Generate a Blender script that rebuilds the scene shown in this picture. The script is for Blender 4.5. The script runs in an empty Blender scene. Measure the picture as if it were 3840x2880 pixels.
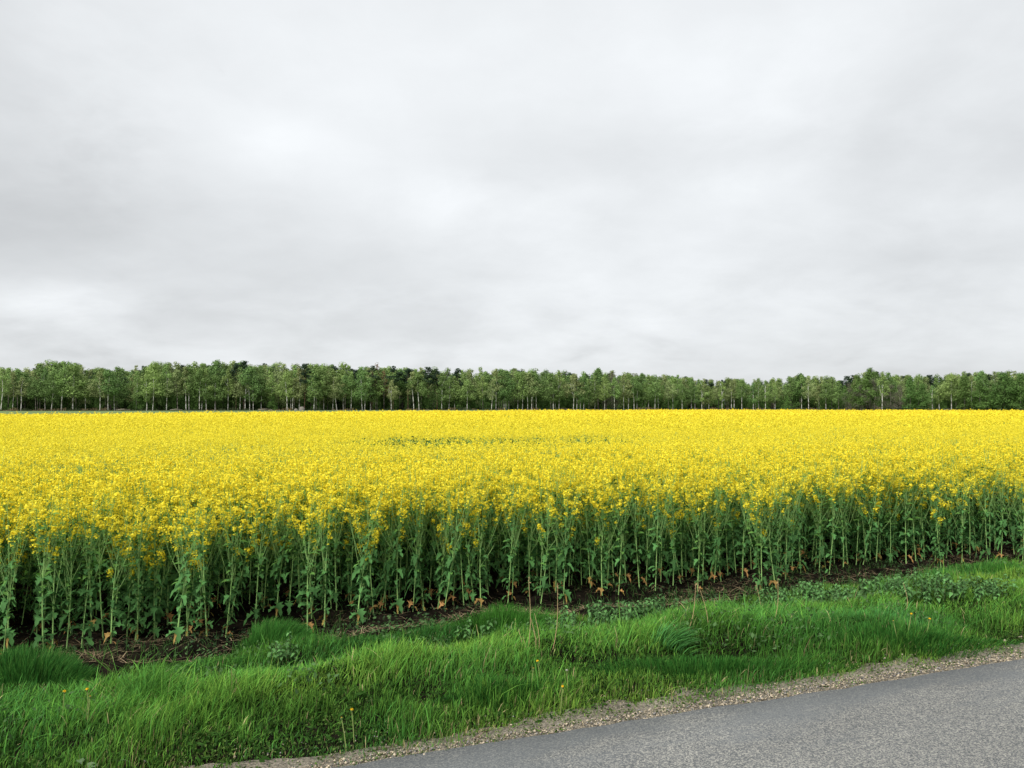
import bpy, math, random
import numpy as np
from mathutils import Vector
R = math.radians
scene = bpy.context.scene
col = scene.collection

# ------------------------------------------------------------------ camera
CAM_Z = 1.65; F_PX = 852.0; YH = 404.5
cam_d = bpy.data.cameras.new('camera'); cam = bpy.data.objects.new('camera', cam_d); col.objects.link(cam)
cam.location = (0, 0, CAM_Z)
PITCH = math.atan((YH - 384.0) / F_PX)
cam.rotation_euler = (R(90) + PITCH, 0, 0)
cam_d.sensor_width = 36.0; cam_d.lens = F_PX / 1024.0 * 36.0
cam_d.clip_start = 0.05; cam_d.clip_end = 6000
scene.camera = cam
scene.view_settings.view_transform = 'Standard'; scene.view_settings.look = 'None'
scene.view_settings.exposure = 0.27; scene.view_settings.gamma = 1.0

# ------------------------------------------------------------------ sky (world)
SUN_EL, SUN_AZ = R(46), R(-140)          # azimuth measured from +Y towards +X
world = bpy.data.worlds.new('World'); scene.world = world; world.use_nodes = True
nt = world.node_tree; nt.nodes.clear()
def N(t, **k):
    n = nt.nodes.new(t)
    for a, b in k.items(): setattr(n, a, b)
    return n
def link(a, b): nt.links.new(a, b)
def mth(op, a, b=None, c=None):
    n = N('ShaderNodeMath', operation=op)
    for i, v in enumerate((a, b, c)):
        if v is None: continue
        if isinstance(v, (int, float)): n.inputs[i].default_value = v
        else: link(v, n.inputs[i])
    return n.outputs[0]
tc = N('ShaderNodeTexCoord'); sep = N('ShaderNodeSeparateXYZ'); link(tc.outputs['Generated'], sep.inputs[0])
zz = mth('ADD', mth('MAXIMUM', sep.outputs[2], 0.0), 0.27)
cx = mth('DIVIDE', sep.outputs[0], zz); cy = mth('DIVIDE', sep.outputs[1], zz)
cmb = N('ShaderNodeCombineXYZ'); link(cx, cmb.inputs[0]); link(cy, cmb.inputs[1])
def noise(scale, detail, rough, dist, off):
    mp = N('ShaderNodeMapping'); mp.inputs['Location'].default_value = off; link(cmb.outputs[0], mp.inputs[0])
    n = N('ShaderNodeTexNoise'); n.inputs['Scale'].default_value = scale; n.inputs['Detail'].default_value = detail
    n.inputs['Roughness'].default_value = rough; n.inputs['Distortion'].default_value = dist
    link(mp.outputs[0], n.inputs['Vector']); return n.outputs['Fac']
n1 = noise(1.0, 4, 0.42, 0.1, (3.1, 1.7, 0)); n2 = noise(2.9, 7, 0.56, 0.25, (7.7, -2.2, 0)); n3 = noise(8.5, 6, 0.6, 0.3, (1.7, 4.2, 0))
def blob(px, py, rx, ry, amp):          # a soft bright or dark bank of cloud in one direction of the sky
    dx, dz = (px - 512) / F_PX, (YH - py) / F_PX
    l = math.sqrt(dx*dx + dz*dz + 1); d = (dx/l, 1/l, dz/l)
    a = mth('DIVIDE', mth('SUBTRACT', sep.outputs[0], d[0]), rx / F_PX)
    b = mth('DIVIDE', mth('SUBTRACT', sep.outputs[2], d[2]), ry / F_PX)
    s = mth('ADD', mth('MULTIPLY', a, a), mth('MULTIPLY', b, b))
    return mth('MULTIPLY', mth('EXPONENT', mth('MULTIPLY', mth('MULTIPLY', s, mth('MAXIMUM', mth('SUBTRACT', mth('MULTIPLY', n2, 4.0), 1.1), 0.15)), -1.0)), amp*1.3)
tot = mth('ADD', mth('MULTIPLY', mth('SUBTRACT', n1, 0.5), 0.36), mth('ADD', mth('MULTIPLY', mth('SUBTRACT', n2, 0.5), 0.19), mth('MULTIPLY', mth('SUBTRACT', n3, 0.5), 0.07)))
for b in ((170, 110, 220, 110, .055), (450, 205, 170, 55, .06), (60, 305, 60, 26, .075), (520, 60, 260, 50, .03), (130, 240, 300, 60, -.055),
          (760, 250, 330, 60, -.02), (330, 330, 260, 22, -.05), (980, 130, 170, 110, -.04), (640, 155, 260, 28, -.035), (280, 145, 60, 30, .07), (730, 190, 50, 20, .05), (930, 215, 120, 28, .045), (-20, 100, 60, 220, -.10)):
    tot = mth('ADD', tot, blob(*b))
val = mth('ADD', tot, 0.752)
val = mth('SUBTRACT', val, mth('MULTIPLY', mth('EXPONENT', mth('MULTIPLY', mth('MAXIMUM', sep.outputs[2], 0), -12.0)), 0.09))
val = mth('MINIMUM', mth('MAXIMUM', val, 0.42), 0.87)
rgb = N('ShaderNodeCombineColor')
link(mth('MULTIPLY', val, 0.97), rgb.inputs[0]); link(mth('MULTIPLY', val, 1.0), rgb.inputs[1]); link(mth('MULTIPLY', val, 1.025), rgb.inputs[2])
sky = N('ShaderNodeTexSky', sky_type='NISHITA'); sky.sun_disc = False; sky.sun_elevation = SUN_EL; sky.sun_rotation = SUN_AZ
bg1 = N('ShaderNodeBackground'); link(rgb.outputs[0], bg1.inputs[0]); bg1.inputs[1].default_value = 0.98
bg2 = N('ShaderNodeBackground'); link(sky.outputs[0], bg2.inputs[0]); bg2.inputs[1].default_value = 0.06
mx = N('ShaderNodeMixShader'); mx.inputs[0].default_value = 0.05; link(bg1.outputs[0], mx.inputs[1]); link(bg2.outputs[0], mx.inputs[2])
out = N('ShaderNodeOutputWorld'); link(mx.outputs[0], out.inputs[0])

# ------------------------------------------------------------------ sun behind the cloud
sd = bpy.data.lights.new('sun', 'SUN'); sd.energy = 3.3; sd.angle = R(45); sd.color = (1.0, 0.97, 0.92)
so = bpy.data.objects.new('sun', sd); col.objects.link(so)
dv = Vector((math.sin(SUN_AZ)*math.cos(SUN_EL), math.cos(SUN_AZ)*math.cos(SUN_EL), math.sin(SUN_EL)))
so.rotation_euler = dv.to_track_quat('Z', 'Y').to_euler(); so.location = (0, 0, 40)

# ------------------------------------------------------------------ helpers
rng = np.random.default_rng(11)
U = rng.uniform
def tag(o, label=None, cat=None, group=None, kind=None):
    if label: o['label'] = label
    if cat: o['category'] = cat
    if group: o['group'] = group
    if kind: o['kind'] = kind
    return o
def vnoise(x, y, seed=0):
    x = np.asarray(x, float); y = np.asarray(y, float)
    xi = np.floor(x).astype(np.int64); yi = np.floor(y).astype(np.int64); fx = x - xi; fy = y - yi
    fx = fx*fx*(3-2*fx); fy = fy*fy*(3-2*fy)
    def h(a, b):
        n = (a*374761393 + b*668265263 + seed*974634777) & 0xffffffff
        n = ((n ^ (n >> 13)) * 1274126177) & 0xffffffff
        return ((n ^ (n >> 16)) & 0xffff) / 65535.0
    return (h(xi, yi)*(1-fx) + h(xi+1, yi)*fx)*(1-fy) + (h(xi, yi+1)*(1-fx) + h(xi+1, yi+1)*fx)*fy
ANG = R(22.7); UX, UY = math.cos(ANG), math.sin(ANG); NX, NY = -UY, UX
def st(x, y): return x*NX + y*NY, x*UX + y*UY
def xy(s, t): return s*NX + t*UX, s*NY + t*UY
S_ROAD, S_GRASS, S_SOIL, S_CROP = 3.84, 4.12, 7.5, 8.04
PROF_S = [-9, -3.2, -2.6, 3.5, 3.84, 4.12, 4.5, 4.95, 5.4, 5.85, 6.15, 6.7, 7.0, 7.5, 8.1]
PROF_Z = [-.2, -.05, -.02, -.02, -.018, -.005, .045, .10, .05, -.15, -.18, -.20, -.27, -.34, -.35]
def H(x, y):
    s, t = st(np.asarray(x, float), np.asarray(y, float))
    z = np.interp(s, PROF_S, PROF_Z)
    w = np.clip((s-4.05)/.5, 0, 1)*np.clip((9.2-s)/1.5, 0, 1)
    z = z + w*((vnoise(s*1.6, t*1.1, 3)-.5)*.15 + (vnoise(s*4, t*3, 4)-.5)*.075)
    c = np.clip((s-7.3)/.2, 0, 1)*np.clip((13-s)/1.0, 0, 1)
    z = z + c*(vnoise(s*16, t*16, 5)-.5)*.045
    return z
def at(px, py, dz=0.0):                  # where the sight line through a photo point meets the ground
    dx, dz_ = (px-512)/F_PX, (YH-py)/F_PX
    d = 8.0
    for _ in range(40):
        zt = float(H(dx*d, d)) + dz
        d = .5*d + .5*(zt - CAM_Z)/dz_
    return dx*d, d, float(H(dx*d, d))

class Geo:
    def __init__(s): s.V = []; s.C = []; s.Q = []; s.T = []; s.QM = []; s.TM = []; s.n = 0
    def add(s, v, c, q=None, t=None, m=0):
        v = np.asarray(v, np.float32).reshape(-1, 3); c = np.asarray(c, np.float32)
        if c.ndim == 1: c = np.tile(c, (len(v), 1))
        s.V.append(v); s.C.append(c)
        if q is not None and len(q): s.Q.append(np.asarray(q)+s.n); s.QM.append(np.full(len(q), m))
        if t is not None and len(t): s.T.append(np.asarray(t)+s.n); s.TM.append(np.full(len(t), m))
        s.n += len(v)
    def arrays(s):
        if getattr(s, '_a', None) is None:
            z4 = np.zeros((0, 4), int); z3 = np.zeros((0, 3), int); z = np.zeros(0, int)
            s._a = (np.concatenate(s.V), np.concatenate(s.C), np.concatenate(s.Q) if s.Q else z4, np.concatenate(s.T) if s.T else z3,
                    np.concatenate(s.QM) if s.QM else z, np.concatenate(s.TM) if s.TM else z)
        return s._a
    def merge(s, g, loc, rz=0, sc=1.0, tint=1.0, m=None):
        v, c, q, t, qm, tm = g.arrays(); co, si = math.cos(rz), math.sin(rz)
        sc3 = np.broadcast_to(np.asarray(sc, float), (3,))
        w = v*sc3; w = np.stack([w[:, 0]*co-w[:, 1]*si, w[:, 0]*si+w[:, 1]*co, w[:, 2]], 1)+np.asarray(loc)
        s.V.append(w.astype(np.float32)); s.C.append((c*tint).astype(np.float32))
        if len(q): s.Q.append(q+s.n); s.QM.append(qm if m is None else np.full(len(q), m))
        if len(t): s.T.append(t+s.n); s.TM.append(tm if m is None else np.full(len(t), m))
        s.n += len(v)
    def mesh(s, name, mats, smooth=False):
        v, c, q, t, qm, tm = s.arrays(); me = bpy.data.meshes.new(name)
        nq, ntr = len(q), len(t); me.vertices.add(len(v)); me.vertices.foreach_set('co', v.ravel())
        me.loops.add(nq*4+ntr*3); me.loops.foreach_set('vertex_index', np.concatenate([q.ravel(), t.ravel()]).astype(np.int32))
        me.polygons.add(nq+ntr)
        me.polygons.foreach_set('loop_start', np.concatenate([np.arange(nq)*4, nq*4+np.arange(ntr)*3]).astype(np.int32))
        for m in mats: me.materials.append(m)
        me.polygons.foreach_set('material_index', np.concatenate([qm, tm]).astype(np.int32))
        if smooth: me.polygons.foreach_set('use_smooth', np.ones(nq+ntr, bool))
        a = me.color_attributes.new('Col', 'FLOAT_COLOR', 'POINT')
        a.data.foreach_set('color', np.concatenate([c[:, :3], np.ones((len(v), 1), np.float32)], 1).ravel().astype(np.float32))
        me.update(calc_edges=True); return me
    def build(s, name, mats, parent=None, smooth=False, loc=(0, 0, 0)):
        me = s.mesh(name, mats, smooth); o = bpy.data.objects.new(name, me); col.objects.link(o); o.parent = parent; o.location = loc; return o
def link_obj(name, me, parent=None, loc=(0, 0, 0)):
    o = bpy.data.objects.new(name, me); col.objects.link(o); o.parent = parent; o.location = loc; return o
def empty(name, loc, rz=0, sc=(1, 1, 1)):
    o = bpy.data.objects.new(name, None); col.objects.link(o); o.location = loc; o.rotation_euler = (0, 0, rz); o.scale = sc; o.empty_display_size = .1; return o

def tube(g, pts, rad, sides=5, c=(.2, .3, .1), m=0, cap=True):
    pts = np.asarray(pts, float); k = len(pts); rad = np.broadcast_to(np.asarray(rad, float), (k,))
    d = np.gradient(pts, axis=0); d /= np.linalg.norm(d, axis=1)[:, None]+1e-9
    ref = np.where(np.abs(d[:, 2:3]) > .9, np.array([[1., 0, 0]]), np.array([[0, 0, 1.]]))
    a = np.cross(d, ref); a /= np.linalg.norm(a, axis=1)[:, None]+1e-9; b = np.cross(d, a)
    th = np.arange(sides)/sides*2*math.pi
    v = pts[:, None]+rad[:, None, None]*(np.cos(th)[None, :, None]*a[:, None]+np.sin(th)[None, :, None]*b[:, None])
    i = np.arange(k-1)[:, None]*sides+np.arange(sides)[None]; j = np.arange(k-1)[:, None]*sides+(np.arange(sides)[None]+1) % sides
    q = np.stack([i, j, j+sides, i+sides], -1).reshape(-1, 4)
    cc = np.asarray(c, float)
    if cc.ndim == 2: cc = np.repeat(cc, sides, 0)
    g.add(v.reshape(-1, 3), cc, q=q, m=m)
def rand_dirs(n, upbias=0.0):
    v = rng.normal(size=(n, 3)); v[:, 2] += upbias; return v/(np.linalg.norm(v, axis=1)[:, None]+1e-9)
def cards(g, P, Nn, size, c, aspect=1.0, m=0, irr=.25, cup=.15):
    P = np.asarray(P, float); n = len(P); size = np.broadcast_to(np.asarray(size, float), (n,))
    r = rng.normal(size=(n, 3)); a = np.cross(Nn, r); a /= np.linalg.norm(a, axis=1)[:, None]+1e-9; b = np.cross(Nn, a)
    k = np.array([[-1, -.2], [.1, -1], [1, .15], [-.1, 1]])[None]*(1+U(-irr, irr, (n, 4, 2)))
    k = k*np.array([1, aspect])
    z = U(-cup, cup, (n, 4))
    v = P[:, None]+size[:, None, None]*.62*(k[..., 0:1]*a[:, None]+k[..., 1:2]*b[:, None]+z[..., None]*Nn[:, None])
    c = np.asarray(c, float); c = np.broadcast_to(c, (n, 3)) if c.ndim == 1 else c
    g.add(v.reshape(-1, 3), np.repeat(c, 4, 0), q=np.arange(n*4).reshape(n, 4), m=m)
def blades(g, P, h, w, lean, c, curl=1.8, levels=(0, .4, .75, 1), m=0):
    """tapering bent blades; lean = horizontal tip offset (n,2)"""
    P = np.asarray(P, float); n = len(P); L = len(levels)
    h = np.broadcast_to(h, (n,)); w = np.broadcast_to(w, (n,))
    th = U(0, 2*math.pi, n); side = np.stack([np.cos(th), np.sin(th), np.zeros(n)], 1)
    vs = []; cs = []
    ll = np.hypot(lean[:, 0], lean[:, 1])
    for i, f in enumerate(levels):
        p = P.copy(); k = f**curl
        p[:, 0] += lean[:, 0]*k; p[:, 1] += lean[:, 1]*k
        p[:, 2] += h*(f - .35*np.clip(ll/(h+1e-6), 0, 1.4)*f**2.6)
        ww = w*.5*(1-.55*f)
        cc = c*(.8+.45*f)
        if i < L-1: vs += [p-side*ww[:, None], p+side*ww[:, None]]; cs += [cc, cc]
        else: vs += [p]; cs += [cc]
    V = np.stack(vs, 1); Cc = np.stack(cs, 1); nv = V.shape[1]; base = np.arange(n)[:, None]*nv
    q = np.concatenate([base+np.array([2*i, 2*i+1, 2*i+3, 2*i+2]) for i in range(L-2)]) if L > 2 else None
    t = base+np.array([2*(L-2), 2*(L-2)+1, 2*(L-1)])
    g.add(V.reshape(-1, 3), Cc.reshape(-1, 3), q=q, t=t, m=m)
def leaf(g, base, az, L, W, rise, droop, c, m=0, seg=5, jag=.35):
    """a lobed leaf: midrib arching out from base along azimuth az"""
    f = np.linspace(0, 1, seg+1); d = np.array([math.cos(az), math.sin(az), 0]); s = np.array([-d[1], d[0], 0])
    mid = np.asarray(base)+np.outer(f*L, d); mid[:, 2] += L*(rise*f-droop*f*f)
    prof = np.sin(np.clip(f*1.02, 0, 1)**.75*math.pi)**.8+.10
    prof *= 1+U(-jag, jag, seg+1)*.6
    if jag > .4: prof[1::2] *= .5; prof[2::2] *= 1.25
    prof[-1] = .08
    tw = U(-.5, .5)
    e1 = mid+(prof*W/2)[:, None]*(s+np.array([0, 0, .35+tw])); e2 = mid-(prof*W/2*U(.75, 1.25, seg+1))[:, None]*(s-np.array([0, 0, .35-tw]))
    e1 += U(-.1, .1, (seg+1, 3))*W*.5; e2 += U(-.1, .1, (seg+1, 3))*W*.5
    V = np.stack([e1, mid, e2], 1).reshape(-1, 3); i = np.arange(seg)[:, None]*3
    q = np.concatenate([i+np.array([0, 1, 4, 3]), i+np.array([1, 2, 5, 4])])
    g.add(V, np.asarray(c)*U(.85, 1.15), q=q, m=m)

# ------------------------------------------------------------------ materials
def mat(name): m = bpy.data.materials.new(name); m.use_nodes = True; return m
def foliage_mat(name, rough=.55, trans=.25, noise_scale=0, objvar=0.0, spec=.25, dark=.75):
    m = mat(name); t = m.node_tree; b = t.nodes['Principled BSDF']; o = t.nodes['Material Output']
    a = t.nodes.new('ShaderNodeVertexColor'); a.layer_name = 'Col'; c = a.outputs[0]
    if noise_scale:
        n = t.nodes.new('ShaderNodeTexNoise'); n.inputs['Scale'].default_value = noise_scale; n.inputs['Detail'].default_value = 2
        tcn = t.nodes.new('ShaderNodeTexCoord'); t.links.new(tcn.outputs['Object'], n.inputs['Vector'])
        mr = t.nodes.new('ShaderNodeMapRange'); mr.inputs[1].default_value = .3; mr.inputs[2].default_value = .7; mr.inputs[3].default_value = dark; mr.inputs[4].default_value = 1.2
        t.links.new(n.outputs['Fac'], mr.inputs[0])
        v = t.nodes.new('ShaderNodeVectorMath'); v.operation = 'SCALE'; t.links.new(c, v.inputs[0]); t.links.new(mr.outputs[0], v.inputs['Scale']); c = v.outputs[0]
    if objvar:
        oi = t.nodes.new('ShaderNodeObjectInfo'); hs = t.nodes.new('ShaderNodeHueSaturation')
        mr = t.nodes.new('ShaderNodeMapRange'); mr.inputs[3].default_value = 1-objvar; mr.inputs[4].default_value = 1+objvar; t.links.new(oi.outputs['Random'], mr.inputs[0]); t.links.new(mr.outputs[0], hs.inputs['Value'])
        ml = t.nodes.new('ShaderNodeMath'); ml.operation = 'FRACT'; mm = t.nodes.new('ShaderNodeMath'); mm.operation = 'MULTIPLY'; mm.inputs[1].default_value = 7.31
        t.links.new(oi.outputs['Random'], mm.inputs[0]); t.links.new(mm.outputs[0], ml.inputs[0])
        mr2 = t.nodes.new('ShaderNodeMapRange'); mr2.inputs[3].default_value = .485; mr2.inputs[4].default_value = .512; t.links.new(ml.outputs[0], mr2.inputs[0]); t.links.new(mr2.outputs[0], hs.inputs['Hue'])
        t.links.new(c, hs.inputs['Color']); c = hs.outputs[0]
    t.links.new(c, b.inputs['Base Color']); b.inputs['Roughness'].default_value = rough
    b.inputs['Specular IOR Level'].default_value = spec
    if trans:
        tr = t.nodes.new('ShaderNodeBsdfTranslucent'); t.links.new(c, tr.inputs[0]); ms = t.nodes.new('ShaderNodeMixShader'); ms.inputs[0].default_value = trans
        t.links.new(b.outputs[0], ms.inputs[1]); t.links.new(tr.outputs[0], ms.inputs[2]); t.links.new(ms.outputs[0], o.inputs[0])
    return m
M_GRASS = foliage_mat('grass_blades', .6, .3, spec=.08)
M_STEM = foliage_mat('rape_stem', .65, 0, spec=.08)
M_LEAF = foliage_mat('rape_leaf', .65, .15, 9, spec=.08)
M_WILT = foliage_mat('wilted_leaf', .8, .2, 14)
M_PETAL = foliage_mat('rape_petal', .7, .38, spec=.1)
M_TREE = foliage_mat('tree_foliage', .65, .3, objvar=.16, spec=.15)
M_WOOD = foliage_mat('wood_mass_foliage', .7, .2, spec=.1)
M_DRY = foliage_mat('dry_straw', .8, .1, spec=.1)
M_NETTLE = foliage_mat('nettle_leaf', .65, .15, 12, spec=.08)
M_STONE = foliage_mat('pebble', .85, 0, 60, spec=.2)
def bark_mat(name, light, dark_, scale, thr):
    m = mat(name); t = m.node_tree; b = t.nodes['Principled BSDF']; b.inputs['Roughness'].default_value = .8
    tcn = t.nodes.new('ShaderNodeTexCoord'); mp = t.nodes.new('ShaderNodeMapping'); mp.inputs['Scale'].default_value = (1, 1, .6); t.links.new(tcn.outputs['Object'], mp.inputs[0])
    n = t.nodes.new('ShaderNodeTexNoise'); n.inputs['Scale'].default_value = scale; n.inputs['Detail'].default_value = 3; t.links.new(mp.outputs[0], n.inputs['Vector'])
    r = t.nodes.new('ShaderNodeValToRGB'); r.color_ramp.elements[0].position = thr; r.color_ramp.elements[0].color = (*dark_, 1); r.color_ramp.elements[1].position = thr+.12; r.color_ramp.elements[1].color = (*light, 1)
    t.links.new(n.outputs['Fac'], r.inputs[0]); t.links.new(r.outputs[0], b.inputs['Base Color']); return m
M_BIRCH = bark_mat('birch_bark', (.74, .72, .65), (.20, .18, .14), .9, .40)
M_DULL = bark_mat('dull_bark', (.27, .24, .19), (.08, .07, .055), 1.5, .42)
M_PINE = bark_mat('pine_bark', (.22, .13, .08), (.09, .055, .04), 1.5, .42)
M_TWIG = bark_mat('twig_bark', (.20, .14, .10), (.09, .06, .045), 30, .4)
def ground_like(name, cols, scales, bump=.0, bscale=40, rough=.95):
    """cols: list of two colours mixed by noise at scale[0], darkened by noise at scale[1]"""
    m = mat(name); t = m.node_tree; b = t.nodes['Principled BSDF']; b.inputs['Roughness'].default_value = rough; b.inputs['Specular IOR Level'].default_value = .0
    tcn = t.nodes.new('ShaderNodeTexCoord')
    n = t.nodes.new('ShaderNodeTexNoise'); n.inputs['Scale'].default_value = scales[0]; n.inputs['Detail'].default_value = 6; t.links.new(tcn.outputs['Object'], n.inputs['Vector'])
    r = t.nodes.new('ShaderNodeValToRGB'); r.color_ramp.elements[0].position = .38; r.color_ramp.elements[1].position = .62
    r.color_ramp.elements[0].color = (*cols[0], 1); r.color_ramp.elements[1].color = (*cols[1], 1); t.links.new(n.outputs['Fac'], r.inputs[0])
    n2 = t.nodes.new('ShaderNodeTexNoise'); n2.inputs['Scale'].default_value = scales[1]; n2.inputs['Detail'].default_value = 4; t.links.new(tcn.outputs['Object'], n2.inputs['Vector'])
    mr = t.nodes.new('ShaderNodeMapRange'); mr.inputs[1].default_value = .3; mr.inputs[2].default_value = .7; mr.inputs[3].default_value = .7; mr.inputs[4].default_value = 1.25; t.links.new(n2.outputs['Fac'], mr.inputs[0])
    v = t.nodes.new('ShaderNodeVectorMath'); v.operation = 'SCALE'; t.links.new(r.outputs[0], v.inputs[0]); t.links.new(mr.outputs[0], v.inputs['Scale']); t.links.new(v.outputs[0], b.inputs['Base Color'])
    if bump:
        bn = t.nodes.new('ShaderNodeBump'); bn.inputs['Strength'].default_value = bump; bn.inputs['Distance'].default_value = .02
        n3 = t.nodes.new('ShaderNodeTexNoise'); n3.inputs['Scale'].default_value = bscale; n3.inputs['Detail'].default_value = 5; t.links.new(tcn.outputs['Object'], n3.inputs['Vector'])
        t.links.new(n3.outputs['Fac'], bn.inputs['Height']); t.links.new(bn.outputs[0], b.inputs['Normal'])
    return m
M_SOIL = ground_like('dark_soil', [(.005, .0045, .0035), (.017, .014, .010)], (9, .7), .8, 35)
M_GRAVEL = ground_like('gravel_bed', [(.11, .10, .08), (.27, .24, .185)], (70, 3), .7, 90)
M_FIELD = ground_like('young_cereal', [(.13, .185, .075), (.17, .22, .10)], (.05, .4))

def asphalt():
    m = mat('weathered_asphalt'); t = m.node_tree; b = t.nodes['Principled BSDF']; b.inputs['Roughness'].default_value = .8; b.inputs['Specular IOR Level'].default_value = .3
    L = t.links.new
    tcn = t.nodes.new('ShaderNodeTexCoord')
    def nz(sc, det=4, rough=.6, mapscale=None):
        n = t.nodes.new('ShaderNodeTexNoise'); n.inputs['Scale'].default_value = sc; n.inputs['Detail'].default_value = det; n.inputs['Roughness'].default_value = rough
        if mapscale:
            mp = t.nodes.new('ShaderNodeMapping'); mp.inputs['Rotation'].default_value = (0, 0, 0); mp.inputs['Scale'].default_value = mapscale; L(tcn.outputs['Object'], mp.inputs[0]); L(mp.outputs[0], n.inputs['Vector'])
        else: L(tcn.outputs['Object'], n.inputs['Vector'])
        return n.outputs['Fac']
    vo = t.nodes.new('ShaderNodeTexVoronoi'); vo.inputs['Scale'].default_value = 165; L(tcn.outputs['Object'], vo.inputs['Vector'])
    sp = t.nodes.new('ShaderNodeSeparateColor'); L(vo.outputs['Color'], sp.inputs[0])
    chip = t.nodes.new('ShaderNodeValToRGB'); e = chip.color_ramp.elements
    e[0].position = 0; e[0].color = (.068, .073, .076, 1); e[1].position = 1; e[1].color = (.33, .32, .28, 1)
    k = chip.color_ramp.elements.new(.45); k.color = (.135, .139, .137, 1); L(sp.outputs[0], chip.inputs[0])
    # tar-rich smooth bands near the edge, stretched along the road (object x runs along the road)
    band = nz(1.0, 5, .6, (.9, 3.2, 1))
    sx = t.nodes.new('ShaderNodeSeparateXYZ'); L(tcn.outputs['Object'], sx.inputs[0])
    ed = t.nodes.new('ShaderNodeMapRange'); ed.inputs[1].default_value = -.85; ed.inputs[2].default_value = -.02; ed.inputs[3].default_value = -.22; ed.inputs[4].default_value = .09; L(sx.outputs[1], ed.inputs[0])
    ad = t.nodes.new('ShaderNodeMath'); L(band, ad.inputs[0]); L(ed.outputs[0], ad.inputs[1])
    mk = t.nodes.new('ShaderNodeMapRange'); mk.inputs[1].default_value = .44; mk.inputs[2].default_value = .62; mk.inputs[4].default_value = .6; L(ad.outputs[0], mk.inputs[0])
    fine = nz(260, 3, .8); fr = t.nodes.new('ShaderNodeValToRGB'); fr.color_ramp.elements[0].position = .35; fr.color_ramp.elements[1].position = .7
    fr.color_ramp.elements[0].color = (.080, .091, .098, 1); fr.color_ramp.elements[1].color = (.175, .186, .190, 1); L(fine, fr.inputs[0])
    mxn = t.nodes.new('ShaderNodeMix'); mxn.data_type = 'RGBA'; L(mk.outputs[0], mxn.inputs[0]); L(chip.outputs[0], mxn.inputs[6]); L(fr.outputs[0], mxn.inputs[7])
    lo = nz(.9, 4, .55, (.6, 1.5, 1)); mr = t.nodes.new('ShaderNodeMapRange'); mr.inputs[1].default_value = .3; mr.inputs[2].default_value = .7; mr.inputs[3].default_value = .86; mr.inputs[4].default_value = 1.12; L(lo, mr.inputs[0])
    v = t.nodes.new('ShaderNodeVectorMath'); v.operation = 'SCALE'; L(mxn.outputs[2], v.inputs[0]); L(mr.outputs[0], v.inputs['Scale']); L(v.outputs[0], b.inputs['Base Color'])
    bn = t.nodes.new('ShaderNodeBump'); bn.inputs['Strength'].default_value = .5; bn.inputs['Distance'].default_value = .004; L(sp.outputs[0], bn.inputs['Height']); L(bn.outputs[0], b.inputs['Normal'])
    return m
M_ROAD = asphalt()

# ------------------------------------------------------------------ ground, road, gravel, far field
def grid(name, S, T, zf, m, kind='structure', smooth=True):
    SS, TT = np.meshgrid(S, T, indexing='ij'); X, Y = xy(SS, TT); Z = zf(X, Y)
    g = Geo(); ns, n_t = len(S), len(T); i = (np.arange(ns-1)[:, None]*n_t+np.arange(n_t-1)[None]).ravel()
    g.add(np.stack([X, Y, Z], -1), (1, 1, 1), q=np.stack([i, i+n_t, i+n_t+1, i+1], 1)[:, ::-1])
    return tag(g.build(name, [m], smooth=smooth), kind=kind)
Sg = np.unique(np.concatenate([[-4000, -1000, -300, -80, -30, -15], np.arange(-9, 4, .5), np.arange(4, 7.2, .08), np.arange(7.2, 10, .03), np.arange(10, 14, .2), [15, 20, 30, 60, 120, 250, 600, 1500, 4000]]))
Tg = np.unique(np.concatenate([[-4000, -1000, -300, -80, -30, -12], np.arange(-8, 16, .04), np.arange(16, 30, .2), [35, 50, 100, 250, 600, 1500, 4000]]))
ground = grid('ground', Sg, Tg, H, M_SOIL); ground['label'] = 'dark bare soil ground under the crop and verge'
# road: local frame, x along the road, y across (0 = the edge beside the verge)
g = Geo(); T = np.unique(np.concatenate([[-400, -100, -30], np.arange(-9, 26, .05), [30, 100, 400]]))
ew = (vnoise(T*1.1, T*0, 21)-.5)*.03+(vnoise(T*7, T*0, 22)-.5)*.02+.08-.0155*np.clip(T, -3, 9)
rows = [np.full(len(T), -5.9), np.full(len(T), -2), np.full(len(T), -.3), ew, ew+.012]; zs = [-.0, .0, .0, -.004, -.05]
V = np.concatenate([np.stack([T, y, np.full(len(T), z)], 1) for y, z in zip(rows, zs)]); n_ = len(T)
i = (np.arange(4)[:, None]*n_+np.arange(n_-1)[None]).ravel()
g.add(V, (1, 1, 1), q=np.stack([i, i+1, i+n_+1, i+n_], 1))
road = g.build('road', [M_ROAD]); tag(road, 'grey weathered asphalt road with rough edge', kind='structure')
road.location = (S_ROAD*NX, S_ROAD*NY, .010); road.rotation_euler = (0, 0, ANG)
g = Geo(); Tn = np.arange(-9, 26, .04); w0 = np.full(len(Tn), 3.3); w1 = 4.14+(vnoise(Tn*1.3, Tn*0, 31)-.5)*.10+(vnoise(Tn*6, Tn*0, 32)-.5)*.08
Srow = [w0, w0+.49, w1-.08, w1, w1+.05]; dzr = [-.012, .003, .014, .010, -.02]
V = []
for srow, dz in zip(Srow, dzr):
    X, Y = xy(srow, Tn); V.append(np.stack([X, Y, H(X, Y)+dz+(vnoise(srow*30, Tn*30, 7)-.5)*.008], 1))
i = (np.arange(4)[:, None]*len(Tn)+np.arange(len(Tn)-1)[None]).ravel(); n_ = len(Tn)
g.add(np.concatenate(V), (1, 1, 1), q=np.stack([i, i+1, i+n_+1, i+n_], 1))
tag(g.build('gravel_shoulder', [M_GRAVEL], smooth=True), 'sandy gravel shoulder between road and grass', kind='structure')

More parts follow.
